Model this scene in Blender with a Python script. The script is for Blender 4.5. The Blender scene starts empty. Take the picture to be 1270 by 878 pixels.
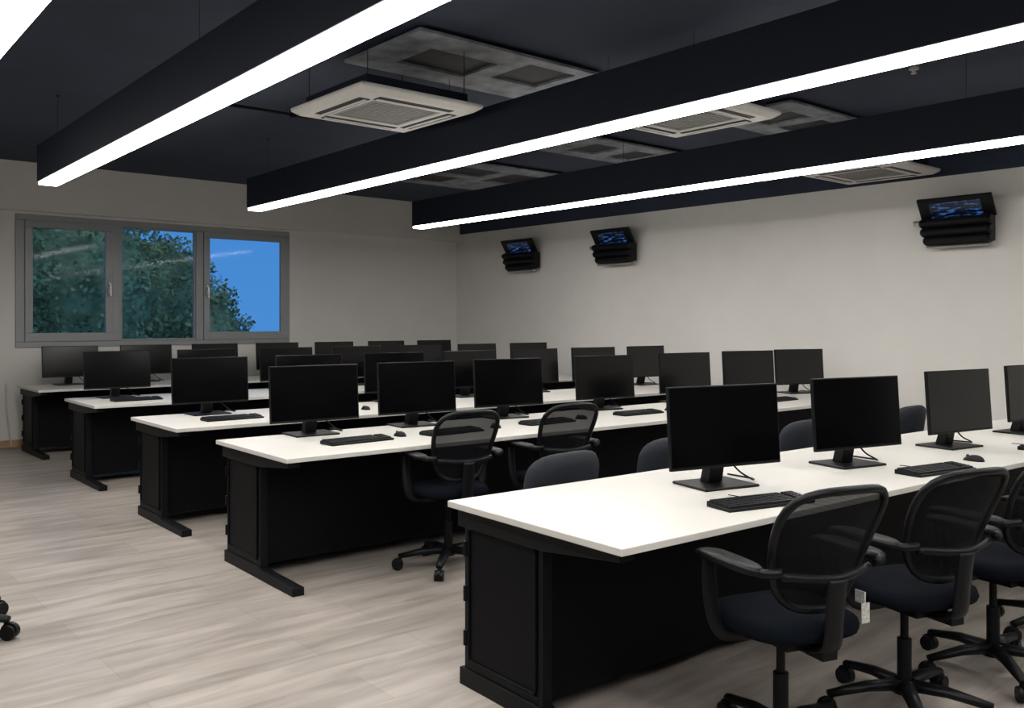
import bpy, bmesh, math, random
from mathutils import Vector, Matrix
random.seed(7)
S = bpy.context.scene
COL = S.collection
S.view_settings.view_transform = 'Standard'
S.view_settings.look = 'None'

# ------------------------------------------------------------------ camera
CX, CY, CZ = 0.0, 0.0, 1.48
FPX = 1120.0
cam_d = bpy.data.cameras.new("camera"); cam = bpy.data.objects.new("camera", cam_d)
COL.objects.link(cam); S.camera = cam
cam_d.sensor_fit = 'HORIZONTAL'; cam_d.sensor_width = 36.0
cam_d.lens = 36.0*FPX/1270.0
cam_d.shift_y = -(439-399)/1270.0
cam.location = (CX, CY, CZ)
cam.rotation_euler = (math.radians(90), 0, math.radians(49.5-90))
cam_d.clip_start = 0.05

# ------------------------------------------------------------------ materials
def new_mat(name):
    m = bpy.data.materials.new(name); m.use_nodes = True
    nt = m.node_tree; b = nt.nodes["Principled BSDF"]
    return m, nt, b
def pmat(name, col, rough=0.5, metal=0.0, spec=0.5, var=0.12, scale=30, bump=0.0, bscale=200):
    m, nt, b = new_mat(name)
    tc = nt.nodes.new("ShaderNodeTexCoord")
    n = nt.nodes.new("ShaderNodeTexNoise"); n.inputs["Scale"].default_value = scale
    n.inputs["Detail"].default_value = 4
    nt.links.new(tc.outputs["Object"], n.inputs["Vector"])
    r = nt.nodes.new("ShaderNodeValToRGB")
    r.color_ramp.elements[0].position = .3; r.color_ramp.elements[1].position = .7
    r.color_ramp.elements[0].color = (*[c*(1-var) for c in col], 1)
    r.color_ramp.elements[1].color = (*[min(1, c*(1+var)) for c in col], 1)
    nt.links.new(n.outputs["Fac"], r.inputs["Fac"])
    nt.links.new(r.outputs["Color"], b.inputs["Base Color"])
    b.inputs["Roughness"].default_value = rough
    b.inputs["Metallic"].default_value = metal
    b.inputs["Specular IOR Level"].default_value = spec
    if bump > 0:
        n2 = nt.nodes.new("ShaderNodeTexNoise"); n2.inputs["Scale"].default_value = bscale
        nt.links.new(tc.outputs["Object"], n2.inputs["Vector"])
        bp = nt.nodes.new("ShaderNodeBump"); bp.inputs["Strength"].default_value = bump
        bp.inputs["Distance"].default_value = .002
        nt.links.new(n2.outputs["Fac"], bp.inputs["Height"])
        nt.links.new(bp.outputs["Normal"], b.inputs["Normal"])
    return m
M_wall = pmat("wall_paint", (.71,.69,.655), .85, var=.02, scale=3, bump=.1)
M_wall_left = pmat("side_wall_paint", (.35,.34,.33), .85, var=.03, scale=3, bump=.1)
M_wall_dark = pmat("rear_wall_paint", (.05,.05,.06), .8, var=.05, scale=3)
M_ceil = pmat("ceiling_navy_paint", (.024,.034,.060), .85, var=.15, scale=2, bump=.2, bscale=60)
M_beam = pmat("beam_black_metal", (.006,.010,.020), .6, spec=.25, var=.1, scale=8)
M_white_top = pmat("white_laminate", (.60,.585,.55), .38, spec=.3, var=.02, scale=4)
M_black = pmat("black_powder_coat", (.0035,.0042,.006), .5, spec=.18, var=.2, scale=40, bump=.1)
M_blackpanel = pmat("black_panel", (.0025,.003,.0045), .55, spec=.12, var=.15, scale=10)
M_plastic = pmat("black_plastic", (.003,.0035,.005), .42, spec=.22, var=.1)
M_key = pmat("keycap_plastic", (.008,.009,.011), .5, spec=.3, var=.1)
M_fabric = pmat("dark_blue_fabric", (.003,.0048,.0082), .95, spec=.1, var=.25, scale=150, bump=.4, bscale=500)
M_greyback = pmat("charcoal_backrest", (.022,.026,.034), .75, spec=.25, var=.15, scale=80, bump=.3, bscale=400)
M_metal = pmat("brushed_steel", (.45,.45,.46), .35, metal=1.0, var=.1)
M_chrome_d = pmat("dark_grey_metal", (.06,.065,.08), .5, metal=.8, var=.1)
M_ac = pmat("ac_white_plastic", (.56,.55,.52), .5, var=.03)
M_vent = pmat("vent_dark", (.015,.015,.017), .6)
M_acgrille = pmat("ac_grille_grey", (.27,.27,.26), .6, var=.1)
M_winframe = pmat("window_grey_aluminium", (.30,.31,.32), .45, metal=.2, var=.04)
M_panel = pmat("ceiling_plate_grey", (.20,.215,.24), .6, var=.45, scale=6)
M_base = pmat("wood_baseboard", (.42,.27,.15), .5, var=.2, scale=12)
M_wcable = pmat("white_cable", (.6,.6,.58), .5)
M_trunk = pmat("bark", (.08,.06,.045), .9, var=.3)
M_ground = pmat("outdoor_ground", (.05,.06,.05), .9, var=.3, scale=1)
M_tag = pmat("white_tag_paper", (.5,.5,.48), .6, var=.35, scale=120)

def m_floor():
    m, nt, b = new_mat("wood_look_floor_tiles")
    N = nt.nodes.new; L = nt.links.new
    tc = N("ShaderNodeTexCoord")
    br = N("ShaderNodeTexBrick"); br.offset = .37
    br.inputs["Scale"].default_value = 1.0
    br.inputs["Brick Width"].default_value = 1.2; br.inputs["Row Height"].default_value = .3
    br.inputs["Mortar Size"].default_value = .0018; br.inputs["Mortar Smooth"].default_value = .5
    br.inputs["Color1"].default_value = (.325,.292,.262,1); br.inputs["Color2"].default_value = (.38,.345,.312,1)
    br.inputs["Mortar"].default_value = (.25,.225,.20,1)
    L(tc.outputs["Object"], br.inputs["Vector"])
    mp = N("ShaderNodeMapping"); mp.inputs["Scale"].default_value = (1.0, 6.0, 1.0)
    L(tc.outputs["Object"], mp.inputs["Vector"])
    n = N("ShaderNodeTexNoise"); n.inputs["Scale"].default_value = 1.5; n.inputs["Detail"].default_value = 5
    n.inputs["Roughness"].default_value = .55; n.inputs["Distortion"].default_value = .5
    L(mp.outputs["Vector"], n.inputs["Vector"])
    r = N("ShaderNodeValToRGB")
    r.color_ramp.elements[0].position = .34; r.color_ramp.elements[0].color = (.68,.67,.66,1)
    r.color_ramp.elements[1].position = .64; r.color_ramp.elements[1].color = (1.12,1.12,1.12,1)
    L(n.outputs["Fac"], r.inputs["Fac"])
    mx = N("ShaderNodeMix"); mx.data_type = 'RGBA'; mx.blend_type = 'MULTIPLY'; mx.inputs["Factor"].default_value = 1
    L(br.outputs["Color"], mx.inputs["A"]); L(r.outputs["Color"], mx.inputs["B"])
    L(mx.outputs["Result"], b.inputs["Base Color"])
    b.inputs["Roughness"].default_value = .34; b.inputs["Specular IOR Level"].default_value = .4
    return m
M_floor = m_floor()

def emis(name, col, st):
    m = bpy.data.materials.new(name); m.use_nodes = True; nt = m.node_tree
    nt.nodes.clear(); e = nt.nodes.new("ShaderNodeEmission"); o = nt.nodes.new("ShaderNodeOutputMaterial")
    e.inputs["Color"].default_value = (*col, 1); e.inputs["Strength"].default_value = st
    nt.links.new(e.outputs[0], o.inputs["Surface"]); return m
M_strip = emis("light_diffuser", (1.0,.965,.92), 27.0)

def m_screen():
    m, nt, b = new_mat("glossy_black_screen")
    b.inputs["Base Color"].default_value = (.001,.001,.0014,1)
    b.inputs["Specular IOR Level"].default_value = .45
    tc = nt.nodes.new("ShaderNodeTexCoord"); n = nt.nodes.new("ShaderNodeTexNoise"); n.inputs["Scale"].default_value = 3
    mr = nt.nodes.new("ShaderNodeMapRange"); mr.inputs["To Min"].default_value=.12; mr.inputs["To Max"].default_value=.16
    nt.links.new(tc.outputs["Object"], n.inputs["Vector"]); nt.links.new(n.outputs["Fac"], mr.inputs["Value"])
    nt.links.new(mr.outputs["Result"], b.inputs["Roughness"])
    return m
M_screen = m_screen()

def m_mesh():
    m, nt, b = new_mat("chair_mesh_fabric")
    b.inputs["Base Color"].default_value = (.004,.005,.007,1); b.inputs["Roughness"].default_value = .8
    b.inputs["Specular IOR Level"].default_value = .15
    N = nt.nodes.new; L = nt.links.new
    tc = N("ShaderNodeTexCoord"); w = N("ShaderNodeTexWave"); w.inputs["Scale"].default_value = 90; w.bands_direction='Z'
    L(tc.outputs["Object"], w.inputs["Vector"])
    mr = N("ShaderNodeMapRange"); mr.inputs["To Min"].default_value=.84; mr.inputs["To Max"].default_value=.98
    L(w.outputs["Fac"], mr.inputs["Value"])
    t = N("ShaderNodeBsdfTransparent"); mx = N("ShaderNodeMixShader")
    L(mr.outputs["Result"], mx.inputs["Fac"]); L(t.outputs[0], mx.inputs[1]); L(b.outputs[0], mx.inputs[2])
    L(mx.outputs[0], nt.nodes["Material Output"].inputs["Surface"])
    return m
M_mesh = m_mesh()

def m_glass():
    m = bpy.data.materials.new("window_glass"); m.use_nodes = True; nt = m.node_tree; nt.nodes.clear()
    N = nt.nodes.new; L = nt.links.new
    o = N("ShaderNodeOutputMaterial"); t = N("ShaderNodeBsdfTransparent"); g = N("ShaderNodeBsdfGlossy")
    t.inputs["Color"].default_value = (.92,.95,.96,1)
    g.inputs["Roughness"].default_value = .05
    f = N("ShaderNodeFresnel"); f.inputs["IOR"].default_value = 1.12
    mx = N("ShaderNodeMixShader")
    L(f.outputs[0], mx.inputs["Fac"]); L(t.outputs[0], mx.inputs[1]); L(g.outputs[0], mx.inputs[2])
    L(mx.outputs[0], o.inputs["Surface"]); return m
M_glass = m_glass()

def m_leaf():
    m, nt, b = new_mat("leaf_green")
    N = nt.nodes.new; L = nt.links.new
    tc = N("ShaderNodeTexCoord"); n = N("ShaderNodeTexNoise"); n.inputs["Scale"].default_value=2.2; n.inputs["Detail"].default_value=5
    L(tc.outputs["Object"], n.inputs["Vector"])
    r = N("ShaderNodeValToRGB"); r.color_ramp.elements[0].position=.33; r.color_ramp.elements[1].position=.68
    r.color_ramp.elements[0].color=(.13,.17,.09,1); r.color_ramp.elements[1].color=(.42,.48,.25,1)
    L(n.outputs["Fac"], r.inputs["Fac"]); L(r.outputs[0], b.inputs["Base Color"])
    b.inputs["Roughness"].default_value=.8; b.inputs["Specular IOR Level"].default_value=.2
    return m
M_leaf = m_leaf()

def m_display():
    m, nt, b = new_mat("blue_lit_display")
    N = nt.nodes.new; L = nt.links.new
    tc = N("ShaderNodeTexCoord")
    mp = N("ShaderNodeMapping"); mp.inputs["Scale"].default_value=(1,9,42)
    n = N("ShaderNodeTexNoise"); n.inputs["Scale"].default_value=1.3; n.inputs["Detail"].default_value=1
    L(tc.outputs["Object"], mp.inputs["Vector"]); L(mp.outputs[0], n.inputs["Vector"])
    r = N("ShaderNodeValToRGB"); r.color_ramp.elements[0].position=.54; r.color_ramp.elements[0].color=(.001,.002,.006,1)
    r.color_ramp.elements[1].position=.70; r.color_ramp.elements[1].color=(.03,.11,.34,1)
    L(n.outputs["Fac"], r.inputs["Fac"])
    b.inputs["Base Color"].default_value=(.003,.004,.008,1); b.inputs["Roughness"].default_value=.2
    L(r.outputs[0], b.inputs["Emission Color"]); b.inputs["Emission Strength"].default_value=1.0
    return m
M_disp = m_display()

# ------------------------------------------------------------------ mesh helpers
def box(bm, x0, x1, y0, y1, z0, z1, M=None):
    vs = [bm.verts.new((x, y, z)) for x in (x0, x1) for y in (y0, y1) for z in (z0, z1)]
    for f in ((0,1,3,2),(4,6,7,5),(0,4,5,1),(2,3,7,6),(0,2,6,4),(1,5,7,3)):
        bm.faces.new([vs[i] for i in f])
    if M is not None:
        bmesh.ops.transform(bm, matrix=M, verts=vs)
    return vs
def tube(bm, pts, r, seg=10, closed=False, radii=None, flat=None):
    pts = [Vector(p) for p in pts]; n = len(pts); rings = []
    up = None
    for i, p in enumerate(pts):
        if closed: t = (pts[(i+1) % n]-pts[i-1])
        else: t = pts[min(i+1, n-1)]-pts[max(i-1, 0)]
        t.normalize()
        if up is None:
            up = Vector((0,0,1)) if abs(t.z) < .9 else Vector((0,1,0))
        a = t.cross(up)
        if a.length < 1e-4: a = t.cross(Vector((1,0,0)))
        a.normalize(); b2 = a.cross(t).normalized(); up = b2
        rr = radii[i] if radii else r
        ring = []
        for k in range(seg):
            an = 2*math.pi*k/seg
            fa, fb = (1,1) if flat is None else flat
            ring.append(bm.verts.new(p+a*math.cos(an)*rr*fa+b2*math.sin(an)*rr*fb))
        rings.append(ring)
    m = n if closed else n-1
    for i in range(m):
        A, B = rings[i], rings[(i+1) % n]
        for k in range(seg):
            bm.faces.new((A[k], A[(k+1) % seg], B[(k+1) % seg], B[k]))
    if not closed:
        bm.faces.new(rings[0][::-1]); bm.faces.new(rings[-1])
def cyl(bm, p0, p1, r0, r1=None, seg=16):
    tube(bm, [p0, p1], r0, seg, radii=[r0, r0 if r1 is None else r1])
def prism_x(bm, pts, x0, x1):
    A = [bm.verts.new((x0, y, z)) for y, z in pts]; B = [bm.verts.new((x1, y, z)) for y, z in pts]
    n = len(pts)
    bm.faces.new(A[::-1]); bm.faces.new(B)
    for i in range(n): bm.faces.new((A[i], A[(i+1) % n], B[(i+1) % n], B[i]))
def smoothpath(pts, n=6):
    pts = [Vector(p) for p in pts]; out = []
    P = [pts[0]]+pts+[pts[-1]]
    for i in range(1, len(P)-2):
        for k in range(n):
            t = k/n; p0, p1, p2, p3 = P[i-1:i+3]
            out.append(.5*((2*p1)+(p2-p0)*t+(2*p0-5*p1+4*p2-p3)*t*t+(3*p1-p0-3*p2+p3)*t**3))
    out.append(pts[-1]); return out

def mk(name, build, mat, parent=None, bevel=0, smooth=False, loc=(0,0,0), rot=(0,0,0), label=None, kind=None, segs=2):
    me = bpy.data.meshes.new(name); bm = bmesh.new(); build(bm)
    bmesh.ops.recalc_face_normals(bm, faces=bm.faces)
    bm.to_mesh(me); bm.free()
    me.materials.append(mat)
    o = bpy.data.objects.new(name, me); COL.objects.link(o)
    o.location = loc; o.rotation_euler = rot
    if parent: o.parent = parent
    if smooth:
        for p in me.polygons: p.use_smooth = True
    if bevel:
        b = o.modifiers.new("bevel", 'BEVEL'); b.width = bevel; b.segments = segs; b.limit_method = 'ANGLE'
        b.angle_limit = math.radians(40)
    if label: o["label"] = label
    if kind: o["kind"] = kind
    return o
def root(name, label, cat, loc=(0,0,0), rz=0, group=None):
    e = bpy.data.objects.new(name, None); e.empty_display_size = .1
    COL.objects.link(e); e.location = loc; e.rotation_euler = (0,0,rz)
    e["label"] = label; e["category"] = cat
    if group: e["group"] = group
    return e
def kids(o): return [c for c in bpy.data.objects if c.parent == o]
def dup(src, loc, rz=None, label=None):
    CH = {}
    for c in bpy.data.objects:
        if c.parent: CH.setdefault(c.parent.name, []).append(c)
    def rec(o, par):
        c = o.copy(); COL.objects.link(c)
        if par is not None:
            c.parent = par; c.matrix_parent_inverse = o.matrix_parent_inverse.copy()
        for k in CH.get(o.name, []): rec(k, c)
        return c
    n = rec(src, None); n.location = loc
    if rz is not None: n.rotation_euler = (0,0,rz)
    if label: n["label"] = label
    return n
def setting(name, build, mat, bevel=0):
    return mk(name, build, mat, kind="structure", bevel=bevel)

# ------------------------------------------------------------------ room
XR, YW, XL, YN, ZC = 8.96, 11.9, -3.2, -3.5, 3.36
setting("floor", lambda bm: box(bm, XL, XR+.2, YN, YW+.2, -.12, 0), M_floor)
setting("ceiling", lambda bm: box(bm, XL-.2, XR+.2, YN-.2, YW+.2, ZC, ZC+.15), M_ceil)
WX0, WX1, WZ0, WZ1 = 2.46, 5.97, 1.17, 2.76
def wb(bm):
    box(bm, XL-.2, WX0, YW, YW+.2, 0, ZC); box(bm, WX1, XR+.2, YW, YW+.2, 0, ZC)
    box(bm, WX0, WX1, YW, YW+.2, 0, WZ0); box(bm, WX0, WX1, YW, YW+.2, WZ1, ZC)
setting("wall_back", wb, M_wall)
setting("wall_right", lambda bm: box(bm, XR, XR+.2, YN, YW, 0, 2.905), M_wall)
setting("trim_1", lambda bm: box(bm, XL, XR, YW-.13, YW, 2.79, ZC), M_wall)
setting("trim_2", lambda bm: box(bm, XR-.03, XR+.2, YN, YW-.13, 2.905, ZC), M_ceil)
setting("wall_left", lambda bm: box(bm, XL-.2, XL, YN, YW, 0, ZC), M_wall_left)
setting("wall_front", lambda bm: box(bm, XL-.2, XR+.2, YN-.2, YN, 0, ZC), M_wall_dark)
setting("baseboard_back", lambda bm: box(bm, XL, XR-.015, YW-.015, YW, 0, .09), M_base, .003)
setting("baseboard_right", lambda bm: box(bm, XR-.015, XR, YN, YW-.015, 0, .09), M_base, .003)

# window ------------------------------------------------------------
w = bpy.data.objects.new("window_1", None); COL.objects.link(w); w["kind"] = "structure"
w.location = (0, YW, 0)
def wf(bm):
    y0, y1 = -.015, .07
    box(bm, WX0, WX1, y0, y1, WZ0, WZ0+.07); box(bm, WX0, WX1, y0, y1, WZ1-.07, WZ1)
    box(bm, WX0, WX0+.10, y0, y1, WZ0+.07, WZ1-.07); box(bm, WX1-.06, WX1, y0, y1, WZ0+.07, WZ1-.07)
    for x in (3.60, 4.665): box(bm, x-.05, x+.05, y0, y1, WZ0+.07, WZ1-.07)
mk("window_frame", wf, M_winframe, w, .006)
def sash(x0, x1, t, yo, zpad=0):
    def f(bm):
        z0, z1 = WZ0+.07, WZ1-.07; y0, y1 = yo, yo+.05
        box(bm, x0, x1, y0, y1, z0, z0+t+zpad); box(bm, x0, x1, y0, y1, z1-t, z1)
        box(bm, x0, x0+t, y0, y1, z0+t+zpad, z1-t); box(bm, x1-t, x1, y0, y1, z0+t+zpad, z1-t)
    return f
for (x0, x1, t, yo, zp) in ((WX0+.10, 3.55, .085, -.03, .02), (3.65, 4.615, .025, .0, 0), (4.715, WX1-.06, .085, -.03, .02)):
    sobj = mk("window_sash", sash(x0, x1, t, yo, zp), M_winframe, w, .005)
    mk("window_pane", lambda bm: box(bm, x0+t-.005, x1-t+.005, .012, .016, WZ0+.07+t, WZ1-.07-t), M_glass, sobj)
def handle(x):
    def f(bm):
        box(bm, x-.015, x+.015, -.05, -.03, 1.83, 1.97)
        box(bm, x-.012, x+.012, -.085, -.05, 1.92, 1.945); box(bm, x-.012, x+.012, -.10, -.082, 1.80, 1.945)
    return f
mk("window_handle", handle(3.51), M_metal, w, .004); mk("window_handle", handle(4.755), M_metal, w, .004)

# outside ------------------------------------------------------------
g = mk("ground", lambda bm: box(bm, -40, 60, 13, 90, -4.2, -4), M_ground, kind="structure")
tree = root("leafy_tree", "large dense green leafy tree outside the window", "tree", (5.2, 19, -4))
mk("trunk", lambda bm: (tube(bm, smoothpath([(0,0,0),(.1,0,2),(0,.1,4),(.3,0,6)]), .3, 12, radii=None),
    tube(bm, smoothpath([(0,0,3.2),(-1,.2,4.5),(-1.8,0,5.6)]), .13, 10), tube(bm, smoothpath([(0,0,3.4),(1,.2,4.6),(1.7,0,5.3)]), .12, 10)), M_trunk, tree, smooth=True)
blobs = [(-3.4,0,5.4,2.1),(-1.7,.2,6.0,1.9),(-.2,.0,6.0,1.9),(1.3,.2,5.9,1.45),(2.1,.1,5.2,1.2),(-1.5,0,4.4,1.9),(.8,0,4.2,1.6),(-5.2,.3,4.9,1.8),(2.7,0,4.5,.9)]
def leaves(bm):
    for (x, y, z, r) in blobs:
        for i in range(int(2200*r*r)):
            v = Vector((random.gauss(0,1), random.gauss(0,1), random.gauss(0,1))).normalized()
            if v.y > .4: continue
            p = Vector((x,y,z))+v*r*(.80+.22*random.random()+.08*math.sin(v.x*9)+.08*math.sin(v.z*11))
            a = Vector((random.gauss(0,1), random.gauss(0,1), random.gauss(0,1))).normalized()
            b = a.cross(v)
            if b.length < .1: continue
            b.normalize(); s = random.uniform(.04,.08)
            bm.faces.new([bm.verts.new(q) for q in (p-a*s, p+b*s*.55, p+a*s, p-b*s*.55)])
        bmesh.ops.create_icosphere(bm, subdivisions=3, radius=r*.82, matrix=Matrix.Translation((x,y,z)))
mk("foliage", leaves, M_leaf, tree, kind="stuff")

# world ---------------------------------------------------------------
W = bpy.data.worlds.new("world"); S.world = W; W.use_nodes = True
nt = W.node_tree; bg = nt.nodes["Background"]
tc = nt.nodes.new("ShaderNodeTexCoord"); sp = nt.nodes.new("ShaderNodeSeparateXYZ"); rp = nt.nodes.new("ShaderNodeValToRGB")
nt.links.new(tc.outputs["Generated"], sp.inputs[0]); nt.links.new(sp.outputs["Z"], rp.inputs["Fac"]); nt.links.new(rp.outputs[0], bg.inputs["Color"])
rp.color_ramp.elements[0].position = 0; rp.color_ramp.elements[0].color = (.09,.34,.84,1)
rp.color_ramp.elements[1].position = .35; rp.color_ramp.elements[1].color = (.07,.28,.76,1)
e3 = rp.color_ramp.elements.new(.9); e3.color = (.55,.68,.76,1)
bg.inputs["Strength"].default_value = .85

# ------------------------------------------------------------------ linear lights
GL = "suspended linear lights"
for (x, yend) in ((.72, 8.6), (1.845, 8.50), (3.955, 9.03), (6.30, 9.42)):
    r_ = root("linear_ceiling_light", "long suspended black linear light with glowing white diffuser", "ceiling light", (x, 0, 2.655), math.radians(-1.1), GL)
    mk("housing", lambda bm: box(bm, -.085, .085, -2.6, yend, .02, .33), M_beam, r_, .003)
    mk("diffuser", lambda bm: box(bm, -.072, .072, -2.59, yend-.006, -.004, .0195), M_strip, r_, .003)
    y = yend-.35
    while y > -2.5:
        mk("suspension_wire", lambda bm: (cyl(bm, (0,y,.33), (0,y,ZC-2.655), .0022, seg=6), cyl(bm, (0,y,ZC-2.655-.015), (0,y,ZC-2.655), .012, seg=10)), M_chrome_d, r_)
        y -= 3.2

# ------------------------------------------------------------------ AC cassettes
def build_ac(loc):
    r_ = root("ceiling_air_conditioner", "square off-white four-way ceiling cassette air conditioner", "air conditioner", loc, group="ceiling cassette air conditioners")
    mk("housing", lambda bm: box(bm, -.40, .40, -.40, .40, .04, .13), M_beam, r_, .01)
    def panel(bm):
        def ring(h, z): return [bm.verts.new((x*h, y*h, z)) for x, y in ((-1,-1),(1,-1),(1,1),(-1,1))]
        A = ring(.475,.055); B = ring(.475,.03); C = ring(.43,0); D = ring(.27,0); E = ring(.26,.02); F = ring(.26,.055)
        R = [A,B,C,D,E,F]
        for a, b in zip(R, R[1:]+[R[0]]):
            for k in range(4): bm.faces.new((a[k], a[(k+1)%4], b[(k+1)%4], b[k]))
    mk("cover_panel", panel, M_ac, r_, .008)
    def grille(bm):
        box(bm, -.262,.262,-.262,.262,.02,.03)
        for k in range(15): 
            y = -.245+k*.035; box(bm, -.25,.25,y,y+.014,.008,.021)
        box(bm, -.262,.262,-.262,-.245,.003,.022); box(bm, -.262,.262,.245,.262,.003,.022)
        box(bm, -.262,-.245,-.262,.262,.003,.022); box(bm, .245,.262,-.262,.262,.003,.022)
    mk("intake_grille", grille, M_acgrille, r_)
    for k in range(4):
        a = k*math.pi/2
        mk("air_vent", lambda bm: box(bm, -.29,.29,.305,.385,-.004,.002), M_vent, r_, rot=(0,0,a), bevel=.002)
        mk("vent_louver", lambda bm: box(bm, -.285,.285,-.011,.011,-.004,.0), M_ac, r_, rot=(0,0,a),
           loc=(-math.sin(a)*.338, math.cos(a)*.338, -.006))
    for sx in (-.38,.38):
        for sy in (-.38,.38):
            mk("hanger_rod", lambda bm: cyl(bm, (sx,sy,.12),(sx,sy,ZC-loc[2]), .0035, seg=6), M_chrome_d, r_)
    return r_
ac = build_ac((3.36, 5.26, 2.90))
dup(ac, (5.06, 4.05, 2.90)); dup(ac, (8.12, 4.32, 2.87))

def plate(x0, x1, y0, y1, holes):
    def f(bm):
        xs = sorted({x0, x1, *[h[0] for h in holes], *[h[1] for h in holes]})
        ys = sorted({y0, y1, *[h[2] for h in holes], *[h[3] for h in holes]})
        for a, b in zip(xs, xs[1:]):
            for c, d in zip(ys, ys[1:]):
                mx_, my_ = (a+b)/2, (c+d)/2
                if any(h[0]<mx_<h[1] and h[2]<my_<h[3] for h in holes): continue
                box(bm, a, b, c, d, 0, .02)
    e = root("ceiling_duct_plate", "grey metal ceiling plate with dark rectangular openings", "ceiling panel", (0,0,ZC-.05), group="grey ceiling plates")
    mk("plate", f, M_panel, e)
    def h(bm):
        for q in holes: box(bm, q[0]-.01, q[1]+.01, q[2]-.01, q[3]+.01, .021, .05)
    mk("opening_frame", h, M_vent, e)
plate(3.24, 4.92, 4.68, 5.62, [(3.52,4.1,4.95,5.38),(4.27,4.72,4.80,5.25)])
plate(6.65, 7.9, 4.2, 5.1, [(6.95,7.3,4.4,4.85),(7.45,7.75,4.4,4.85)])
plate(6.4, 7.95, 6.3, 7.15, [(6.7,7.1,6.5,6.95),(7.3,7.7,6.5,6.95)])
plate(6.2, 8.0, 8.2, 9.9, [(6.5,7.1,8.5,9.0),(7.3,7.8,8.5,9.2),(6.5,7.0,9.2,9.7)])
cp = root("ceiling_conduit", "dark conduit pipes fixed under the ceiling", "pipe", (0,0,3.30))
mk("pipe", lambda bm: (cyl(bm, (2.7,7.3,0),(4.0,7.3,0),.015), cyl(bm,(3.0,7.3,0),(3.0,9.5,0),.015)), M_black, cp, smooth=True)
for q in ((3.7,7.3),(3.0,9.2)):
    mk("pipe_clip", lambda bm: box(bm, q[0]-.02,q[0]+.02,q[1]-.02,q[1]+.02,-.02,.06), M_black, cp)
sprk = root("sprinkler_head", "small white ceiling sprinkler head", "sprinkler", (6.6, 3.15, ZC))
mk("sprinkler_body", lambda bm: (cyl(bm,(0,0,-.015),(0,0,.004),.035), cyl(bm,(0,0,-.04),(0,0,-.015),.014), cyl(bm,(0,0,-.046),(0,0,-.04),.02)), M_ac, sprk, smooth=False)
bx = root("ceiling_junction_box", "small white junction box on the ceiling", "junction box", (6.3, 9.9, ZC-.08))
mk("box_body", lambda bm: box(bm, -.14,.14,-.1,.1,0,.08), M_ac, bx, .01)
mk("box_cable", lambda bm: cyl(bm, (-.14,0,.05),(-.6,0,.05),.008), M_ac, bx)

# ------------------------------------------------------------------ desk
DL = 6.4
def build_desk(loc, rz=0):
    d = root("long_computer_desk", "long white-topped computer desk with black metal body", "desk", loc, rz, group="computer desk rows")
    mk("tabletop", lambda bm: box(bm, 0, DL, 0, 1.0, .724, .75), M_white_top, d, .003)
    def body(bm):
        box(bm, .10, DL-.10, .50, .93, .07, .70)
        box(bm, .06, DL-.06, .44, .965, .695, .7235)
    mk("cable_cabinet", body, M_blackpanel, d, .003)
    for side in (0, 1):
        def ep(bm):
            box(bm, .062, .10, .46, .955, .06, .70)
            box(bm, .055, .066, .46, .49, .06, .70); box(bm, .055, .066, .925, .955, .06, .70)
            box(bm, .055, .066, .49, .925, .06, .10); box(bm, .055, .066, .49, .925, .655, .70)
        e = mk("end_panel", ep, M_black, d, .002)
        pts = []
        for cy, cz, a0 in ((.90,.63,0),(.515,.63,90),(.515,.125,180),(.90,.125,270)):
            for k in range(5):
                a = math.radians(a0+k*22.5); pts.append((.050, cy+.018*math.cos(a), cz+.018*math.sin(a)))
        dr = mk("access_door", lambda bm: (tube(bm, pts, .006, 8, closed=True), box(bm, .052,.058,.505,.91,.115,.64)), M_blackpanel, e)
        for z in (.20,.38,.56):
            mk("hinge", lambda bm: (cyl(bm, (.044,.935,z-.03),(.044,.935,z+.03),.009,seg=10), box(bm,.044,.058,.915,.945,z-.02,.02+z)), M_black, dr)
        ft = mk("foot", lambda bm: prism_x(bm, [(.98,0),(.98,.07),(.50,.07),(.42,.05),(.02,.045),(.02,0)], .045, .115), M_black, d, .004)
        arm = mk("support_arm", lambda bm: prism_x(bm, [(.97,.7235),(.97,.65),(.44,.65),(.04,.692),(.04,.7235)], .03, .10), M_black, d, .003)
        if side:
            for o in [e, ft, arm, dr]+kids(dr):
                for v in o.data.vertices: v.co.x = DL - v.co.x
                o.data.flip_normals()
    return d
desk = build_desk((2.15, 1.975, 0), math.radians(-2.5))
ROWS = [(2.155,1.965,0),(2.205,4.43,-1.5),(2.255,6.16,-1),(2.33,8.30,-.7),(2.41,10.58,0)]
for (x, y, a) in ROWS[1:]: dup(desk, (x, y, 0), math.radians(a))

# ------------------------------------------------------------------ monitor
GM = "computer monitors on the desks"
def build_monitor(loc, rz=0):
    m = root("computer_monitor", "black widescreen computer monitor on a flat-based stand", "monitor", loc, rz, GM)
    T = math.radians(-4)
    def case(bm):
        box(bm, -.305,.305,-.07,-.052,.088,.447)
        box(bm, -.17,.17,-.052,-.025,.15,.39)
    c = mk("monitor_case", case, M_plastic, m, .004, rot=(T,0,0))
    mk("screen", lambda bm: box(bm, -.298,.298,-.0715,-.0695,.102,.440), M_screen, c)
    mk("stand_neck", lambda bm: (prism_x(bm, [(-.035,.29),(.0,.31),(.085,.012),(.02,.012)], -.038,.038), cyl(bm,(0,-.035,.275),(0,.0,.275),.035)), M_plastic, m, .004)
    mk("stand_base", lambda bm: box(bm, -.15,.15,-.10,.14,0,.012), M_plastic, m, .005)
    mk("cable", lambda bm: tube(bm, smoothpath([(.05,-.01,.22),(.09,.04,.12),(.15,.04,.05),(.19,.0,.016),(.24,.06,.006),(.22,.2,.006)],6), .0045, 8), M_plastic, m, smooth=True)
    return m
Z = .75
mon = build_monitor((3.31, 2.46, Z), math.radians(-14))
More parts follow.
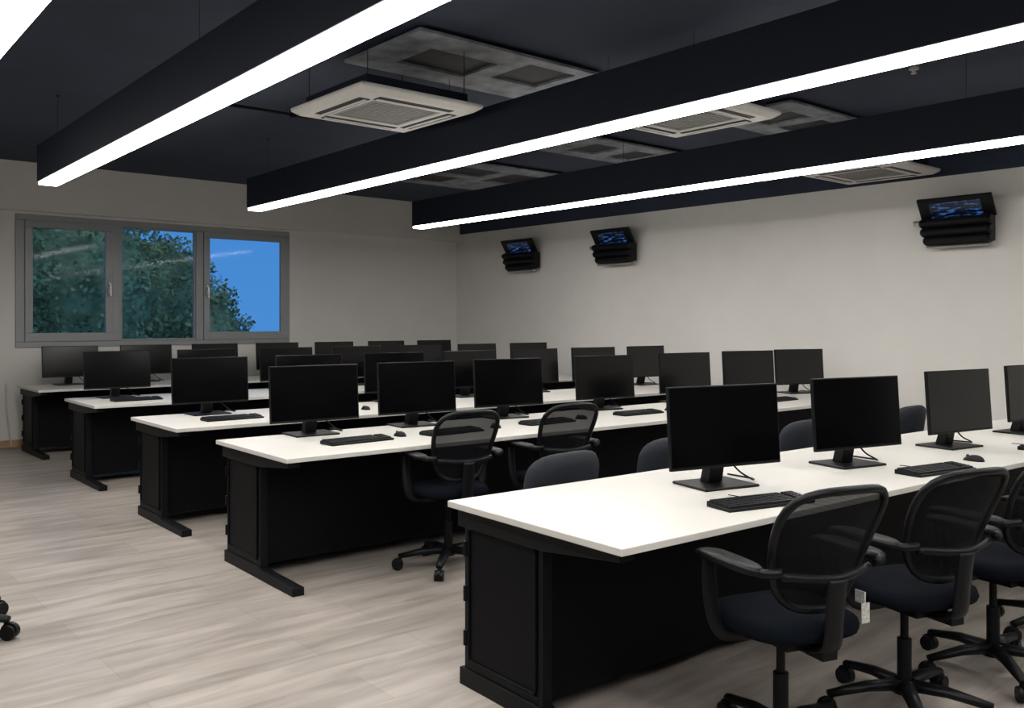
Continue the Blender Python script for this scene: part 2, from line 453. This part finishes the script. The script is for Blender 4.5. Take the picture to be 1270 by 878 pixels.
def addmon(x, y, rz): dup(mon, (x, y, Z), math.radians(rz))
for x, y, rz in ((4.30,2.38,-13),(5.38,2.34,-9),(6.42,2.32,-8),(7.2,2.28,-5),(7.95,2.24,-3),
                 (2.81,5.28,-4),(3.60,5.27,-6),(4.43,5.26,-8),(5.46,5.24,-8),(6.48,5.22,-9),(7.40,5.18,-16),(8.22,5.14,-18)): addmon(x,y,rz)
for k in range(7): addmon(2.81+.86*k, 6.98, random.uniform(-7,-1))
for k in range(7): addmon(2.75+.88*k, 9.09, random.uniform(-5,1))
for k in range(7): addmon(2.90+.86*k, 11.30, random.uniform(-4,3))

# ------------------------------------------------------------------ keyboard and mouse
def build_kb(loc, rz=0):
    k = root("keyboard", "black full-size computer keyboard lying on the desk", "keyboard", loc, rz, "keyboards on the desks")
    mk("keyboard_body", lambda bm: prism_x(bm, [(-.07,0),(.07,0),(.07,.022),(-.07,.012)], -.22,.22), M_plastic, k, .003)
    def keys(bm):
        for r in range(6):
            y = -.058+r*.0205; z = .013+(y+.07)/.14*.010
            x = -.211
            while x < .205:
                wd = .0165
                if r == 0 and -.13 < x < 0: wd = .11
                if not (.068 < x < .076 or .135 < x < .142):
                    box(bm, x, x+wd, y, y+.0165, z, z+.007)
                x += wd+.0028
    mk("keys", keys, M_key, k, kind="stuff")
    mk("cable", lambda bm: tube(bm, smoothpath([(0,.068,.01),(.02,.12,.005),(.0,.2,.005)],5), .002, 6), M_plastic, k, smooth=True)
    return k
kb = build_kb((3.10, 2.095, Z), math.radians(-14))
for x, y, rz in ((4.42,2.00,-10),(5.75,1.96,-4),(6.6,1.93,-2),(2.85,4.78,2),(3.55,4.76,3),(4.42,4.78,0),(5.4,4.78,-2),(6.35,4.77,0),(7.3,4.75,0),
                 (2.8,6.50,0),(3.6,6.50,2),(4.5,6.50,0),(5.4,6.50,0),(2.8,8.65,0),(3.6,8.65,0),(4.5,8.65,0)):
    dup(kb, (x, y, Z), math.radians(rz))
ms = root("computer_mouse", "small black computer mouse", "mouse", (4.92,2.03,Z), 0, "mice on the desks")
def mouse(bm):
    bmesh.ops.create_uvsphere(bm, u_segments=20, v_segments=12, radius=1)
    for v in bm.verts:
        v.co = Vector((v.co.x*.031*(1-.12*v.co.y), v.co.y*.055, max(0, v.co.z)*.032*(1-.2*v.co.y)))
    bmesh.ops.remove_doubles(bm, verts=bm.verts, dist=.0003)
mk("mouse_shell", mouse, M_plastic, ms, smooth=True)
mk("scroll_wheel", lambda bm: cyl(bm, (-.004,.03,.024),(.004,.03,.024),.008,seg=12), M_chrome_d, ms)
for x, y in ((6.1,1.98),(3.2,4.85),(3.95,4.8),(4.8,4.82),(5.8,4.8),(3.15,6.5),(3.95,6.5)): dup(ms, (x,y,Z), random.uniform(-.3,.3))

# ------------------------------------------------------------------ chairs
PE = 4.6
def backshape(u, v):
    wdt = .143+.062*math.sin(min(1, v*1.15)*math.pi/2)
    x = u*wdt
    z = .565+.385*v+.012*(1-u*u)*(2*v-1)
    y = -.195-.145*v+.022*math.sin(v*math.pi)+.05*u*u
    return Vector((x, y, z))
def outline(n=48, sc=1.0):
    pts = []
    for k in range(n):
        a = 2*math.pi*k/n; c, s = math.cos(a), math.sin(a)
        rr = (abs(c)**PE+abs(s)**PE)**(-1/PE)
        pts.append(backshape(c*rr*sc, .5+.5*s*rr*sc))
    return pts
RB = .305
def chair_common(r_):
    def seat(bm):
        N = 36; prof = [(0,.0,.445),(.86,.0,.445),(.97,0,.455),(1,0,.475),(.97,0,.495),(.85,0,.51),(.5,0,.508),(0,0,.500)]
        rings = []
        for (s, _, z) in prof:
            if s == 0: rings.append([bm.verts.new((0,.0,z))]); continue
            ring = []
            for k in range(N):
                a = 2*math.pi*k/N; c, q = math.cos(a), math.sin(a); rr = (abs(c)**3.4+abs(q)**3.4)**(-1/3.4)
                y = -.01+q*rr*.215*s
                ring.append(bm.verts.new((c*rr*.222*s*(1+.05*q), y, z-(.02*max(0,(y-.12)/.1)**2 if y>.12 else 0))))
            rings.append(ring)
        for A, B in zip(rings, rings[1:]):
            for k in range(N):
                k2 = (k+1)%N
                if len(A)==1: bm.faces.new((A[0], B[k2], B[k]))
                elif len(B)==1: bm.faces.new((A[k], A[k2], B[0]))
                else: bm.faces.new((A[k],A[k2],B[k2],B[k]))
    mk("seat", seat, M_fabric, r_, smooth=True)
    mk("tilt_mechanism", lambda bm: (box(bm, -.08,.08,-.13,.12,.40,.446), box(bm,-.03,.03,-.24,-.10,.40,.43),
        tube(bm, [(.07,.02,.42),(.20,.03,.415),(.25,.03,.40)], .006, 8)), M_black, r_, .006)
    mk("gas_lift", lambda bm: (cyl(bm,(0,0,.10),(0,0,.28),.026), cyl(bm,(0,0,.28),(0,0,.405),.015)), M_black, r_, smooth=False)
    def star(bm):
        cyl(bm,(0,0,.075),(0,0,.125),.045,.038)
        for k in range(5):
            a = math.radians(90+72*k); d = Vector((math.cos(a), math.sin(a), 0))
            tube(bm, [d*.02+Vector((0,0,.105)), d*.15+Vector((0,0,.103)), d*(RB-.005)+Vector((0,0,.08))], .02, 10, radii=[.034,.028,.02], flat=(1,.7))
    b = mk("star_base", star, M_plastic, r_, smooth=True)
    for k in range(5):
        a = math.radians(90+72*k); d = Vector((math.cos(a), math.sin(a), 0)); n = Vector((-d.y, d.x, 0)); c = d*RB
        def cast(bm):
            for s in (-1,1):
                cyl(bm, c+n*.008*s+Vector((0,0,.031)), c+n*.026*s+Vector((0,0,.031)), .031, seg=18)
            cyl(bm, c-n*.010+Vector((0,0,.036)), c+n*.010+Vector((0,0,.036)), .035, seg=14)
            cyl(bm, d*(RB-.018)+Vector((0,0,.05)), d*(RB-.018)+Vector((0,0,.088)), .007, seg=8)
        mk("caster", cast, M_plastic, b, .003)
    return r_
def mesh_chair(loc, rz=0):
    r_ = root("office_chair", "black mesh-back office chair with armrests on casters", "chair", loc, rz, "office chairs at the desks")
    chair_common(r_)
    def frame(bm):
        tube(bm, outline(), .014, 8, closed=True)
        tube(bm, smoothpath([(0,-.15,.41),(0,-.24,.44),(0,-.258,.54),(0,-.275,.67)],5), .024, 10, flat=(1.6,.6))
        tube(bm, smoothpath([(-.175,-.22,.68),(0,-.27,.67),(.175,-.22,.68)],5), .014, 8)
    b = mk("backrest", frame, M_plastic, r_, smooth=True)
    def grid(bm):
        NU, NV = 16, 16; V = []
        for j in range(NV+1):
            row = []
            for i in range(NU+1):
                a, c = -1+2*i/NU, -1+2*j/NV
                q = max(abs(a),abs(c)); 
                if q > 1e-6:
                    l = math.hypot(a,c); cc, ss = a/l, c/l; rr = (abs(cc)**PE+abs(ss)**PE)**(-1/PE)
                    a2, c2 = cc*rr*q, ss*rr*q
                else: a2 = c2 = 0
                row.append(bm.verts.new(backshape(a2, .5+.5*c2)))
            V.append(row)
        for j in range(NV):
            for i in range(NU): bm.faces.new((V[j][i],V[j][i+1],V[j+1][i+1],V[j+1][i]))
    mk("mesh_panel", grid, M_mesh, b, smooth=True)
    for s in (-1,1):
        def arm(bm):
            N=24; rings=[]
            for (sc,z) in ((.9,-.014),(1,-.008),(1,.006),(.9,.013),(.01,.014)):
                ring=[]
                for k in range(N):
                    a=2*math.pi*k/N; c,q=math.cos(a),math.sin(a); rr=(abs(c)**3+abs(q)**3)**(-1/3)
                    ring.append(bm.verts.new((s*.248+c*rr*.040*sc, -.045+q*rr*.165*sc, .70+z-.10*max(0,(q*rr-.6))*.15)))
                rings.append(ring)
            for A,B in zip(rings,rings[1:]):
                for k in range(N): bm.faces.new((A[k],A[(k+1)%N],B[(k+1)%N],B[k]))
            bm.faces.new(rings[0]); bm.faces.new(rings[-1])
            tube(bm, smoothpath([(s*.248,.06,.69),(s*.256,.05,.60),(s*.25,.03,.49),(s*.205,.02,.437),(s*.07,.02,.43)],5), .019, 8, flat=(1.6,.8))
            tube(bm, smoothpath([(s*.247,-.17,.695),(s*.235,-.215,.695),(s*.19,-.24,.70)],4), .015, 8)
        mk("armrest", arm, M_plastic, r_, smooth=True)
    return r_
def low_chair(loc, rz=0):
    r_ = root("task_chair", "low charcoal padded-back task chair on casters", "chair", loc, rz, "charcoal task chairs")
    chair_common(r_)
    def back(bm):
        N = 40
        def ring(sc, off):
            out = []
            for k in range(N):
                a = 2*math.pi*k/N; c, s = math.cos(a), math.sin(a); rr = (abs(c)**3.4+abs(s)**3.4)**(-1/3.4)
                x = c*rr*.25*sc; z = .71+s*rr*.15*sc
                out.append(bm.verts.new((x, -.235-.15*(z-.6)+.6*x*x+off, z)))
            return out
        R = [ring(.05,-.030), ring(.6,-.030), ring(.92,-.026), ring(1,-.005), ring(1,.008), ring(.92,.024), ring(.6,.03), ring(.05,.03)]
        for A, B in zip(R, R[1:]):
            for k in range(N): bm.faces.new((A[k],A[(k+1)%N],B[(k+1)%N],B[k]))
        bm.faces.new(R[0]); bm.faces.new(R[-1])
    mk("backrest", back, M_greyback, r_, smooth=True)
    mk("back_bracket", lambda bm: tube(bm, smoothpath([(0,-.15,.41),(0,-.27,.44),(0,-.29,.55),(0,-.285,.66)],5), .02, 10, flat=(1.6,.5)), M_plastic, r_, smooth=True)
    return r_
ch = mesh_chair((2.71, 1.755, 0), math.radians(-18))
for x, y, rz in ((3.36,1.64,-17),(4.02,1.58,-12),(4.76,1.56,-4),(5.6,1.55,0),(3.25,4.40,-10),(4.02,4.34,-10)):
    dup(ch, (x,y,0), math.radians(rz))
mk("asset_tag", lambda bm: (box(bm, .135,.168,-.234,-.231,.50,.565), box(bm,.148,.153,-.2325,-.19,.56,.60)), M_tag, ch, label="small white paper tag")
lc = low_chair((2.99, 3.36, 0), math.radians(3))
for x, y, rz in ((3.88,3.40,-4),(5.10,3.40,4),(6.6,3.42,0)): dup(lc, (x,y,0), math.radians(rz))
lone = dup(lc, (.69, 4.95, 0), math.radians(-40.5-90), label="black task chair standing alone in the aisle")
for c_ in bpy.data.objects:
    if c_.parent == lone and c_.name.startswith("star_base"): c_.scale = (1.14,1.14,1.14)

# ------------------------------------------------------------------ wall consoles
def console(loc):
    c = root("wall_console", "black wall-mounted console with tilted blue-lit display and ribbed body", "wall display unit", loc, 0, "wall consoles")
    mk("wall_bracket", lambda bm: (box(bm, -.03,0,-.14,.14,-.12,.12), box(bm,-.16,-.02,-.05,.05,-.04,.04)), M_black, c, .004)
    def ribs(bm):
        for (x, z, r, hw) in ((-.19,.02,.055,.33),(-.175,-.065,.055,.325),(-.15,-.145,.052,.31)):
            tube(bm, [(x,-hw,z),(x,-hw+.02,z),(x,hw-.02,z),(x,hw,z)], r, 18, radii=[r*.8,r,r,r*.8], flat=(1.5,.9) )
        box(bm, -.15,-.05,-.30,.30,-.17,.06)
    mk("ribbed_housing", ribs, M_plastic, c, smooth=False, bevel=.004)
    mk("lower_lip", lambda bm: tube(bm, [(-.15,-.29,-.205),(-.15,.29,-.205)], .03, 10, flat=(1.2,.35)), M_metal, c, label="thin silver lower edge")
    R = math.radians(-32)
    d = mk("display_panel", lambda bm: box(bm, -.015,.015,-.345,.345,-.115,.115), M_plastic, c, .006, loc=(-.20,0,.155), rot=(0,R,0))
    mk("display_screen", lambda bm: box(bm, -.0165,-.015,-.24,.24,-.09,.07), M_disp, d)
    mk("side_mount", lambda bm: (cyl(bm,(-.19,.33,.03),(-.19,.40,.03),.028), box(bm,-.20,-.0,.385,.40,.015,.045)), M_metal, c, label="silver side mount")
    return c
cs = console((XR, 3.78, 2.41))
dup(cs, (XR, 8.22, 2.45)); dup(cs, (XR, 10.10, 2.44))

wc = root("wall_cable", "thin white cable running down the wall", "cable", (2.36, YW-.02, 0))
mk("cable_run", lambda bm: tube(bm, smoothpath([(0,0,.76),(0,0,.5),(.03,-.02,.2),(.05,-.02,.02)],6), .01, 8), M_wcable, wc, smooth=True)
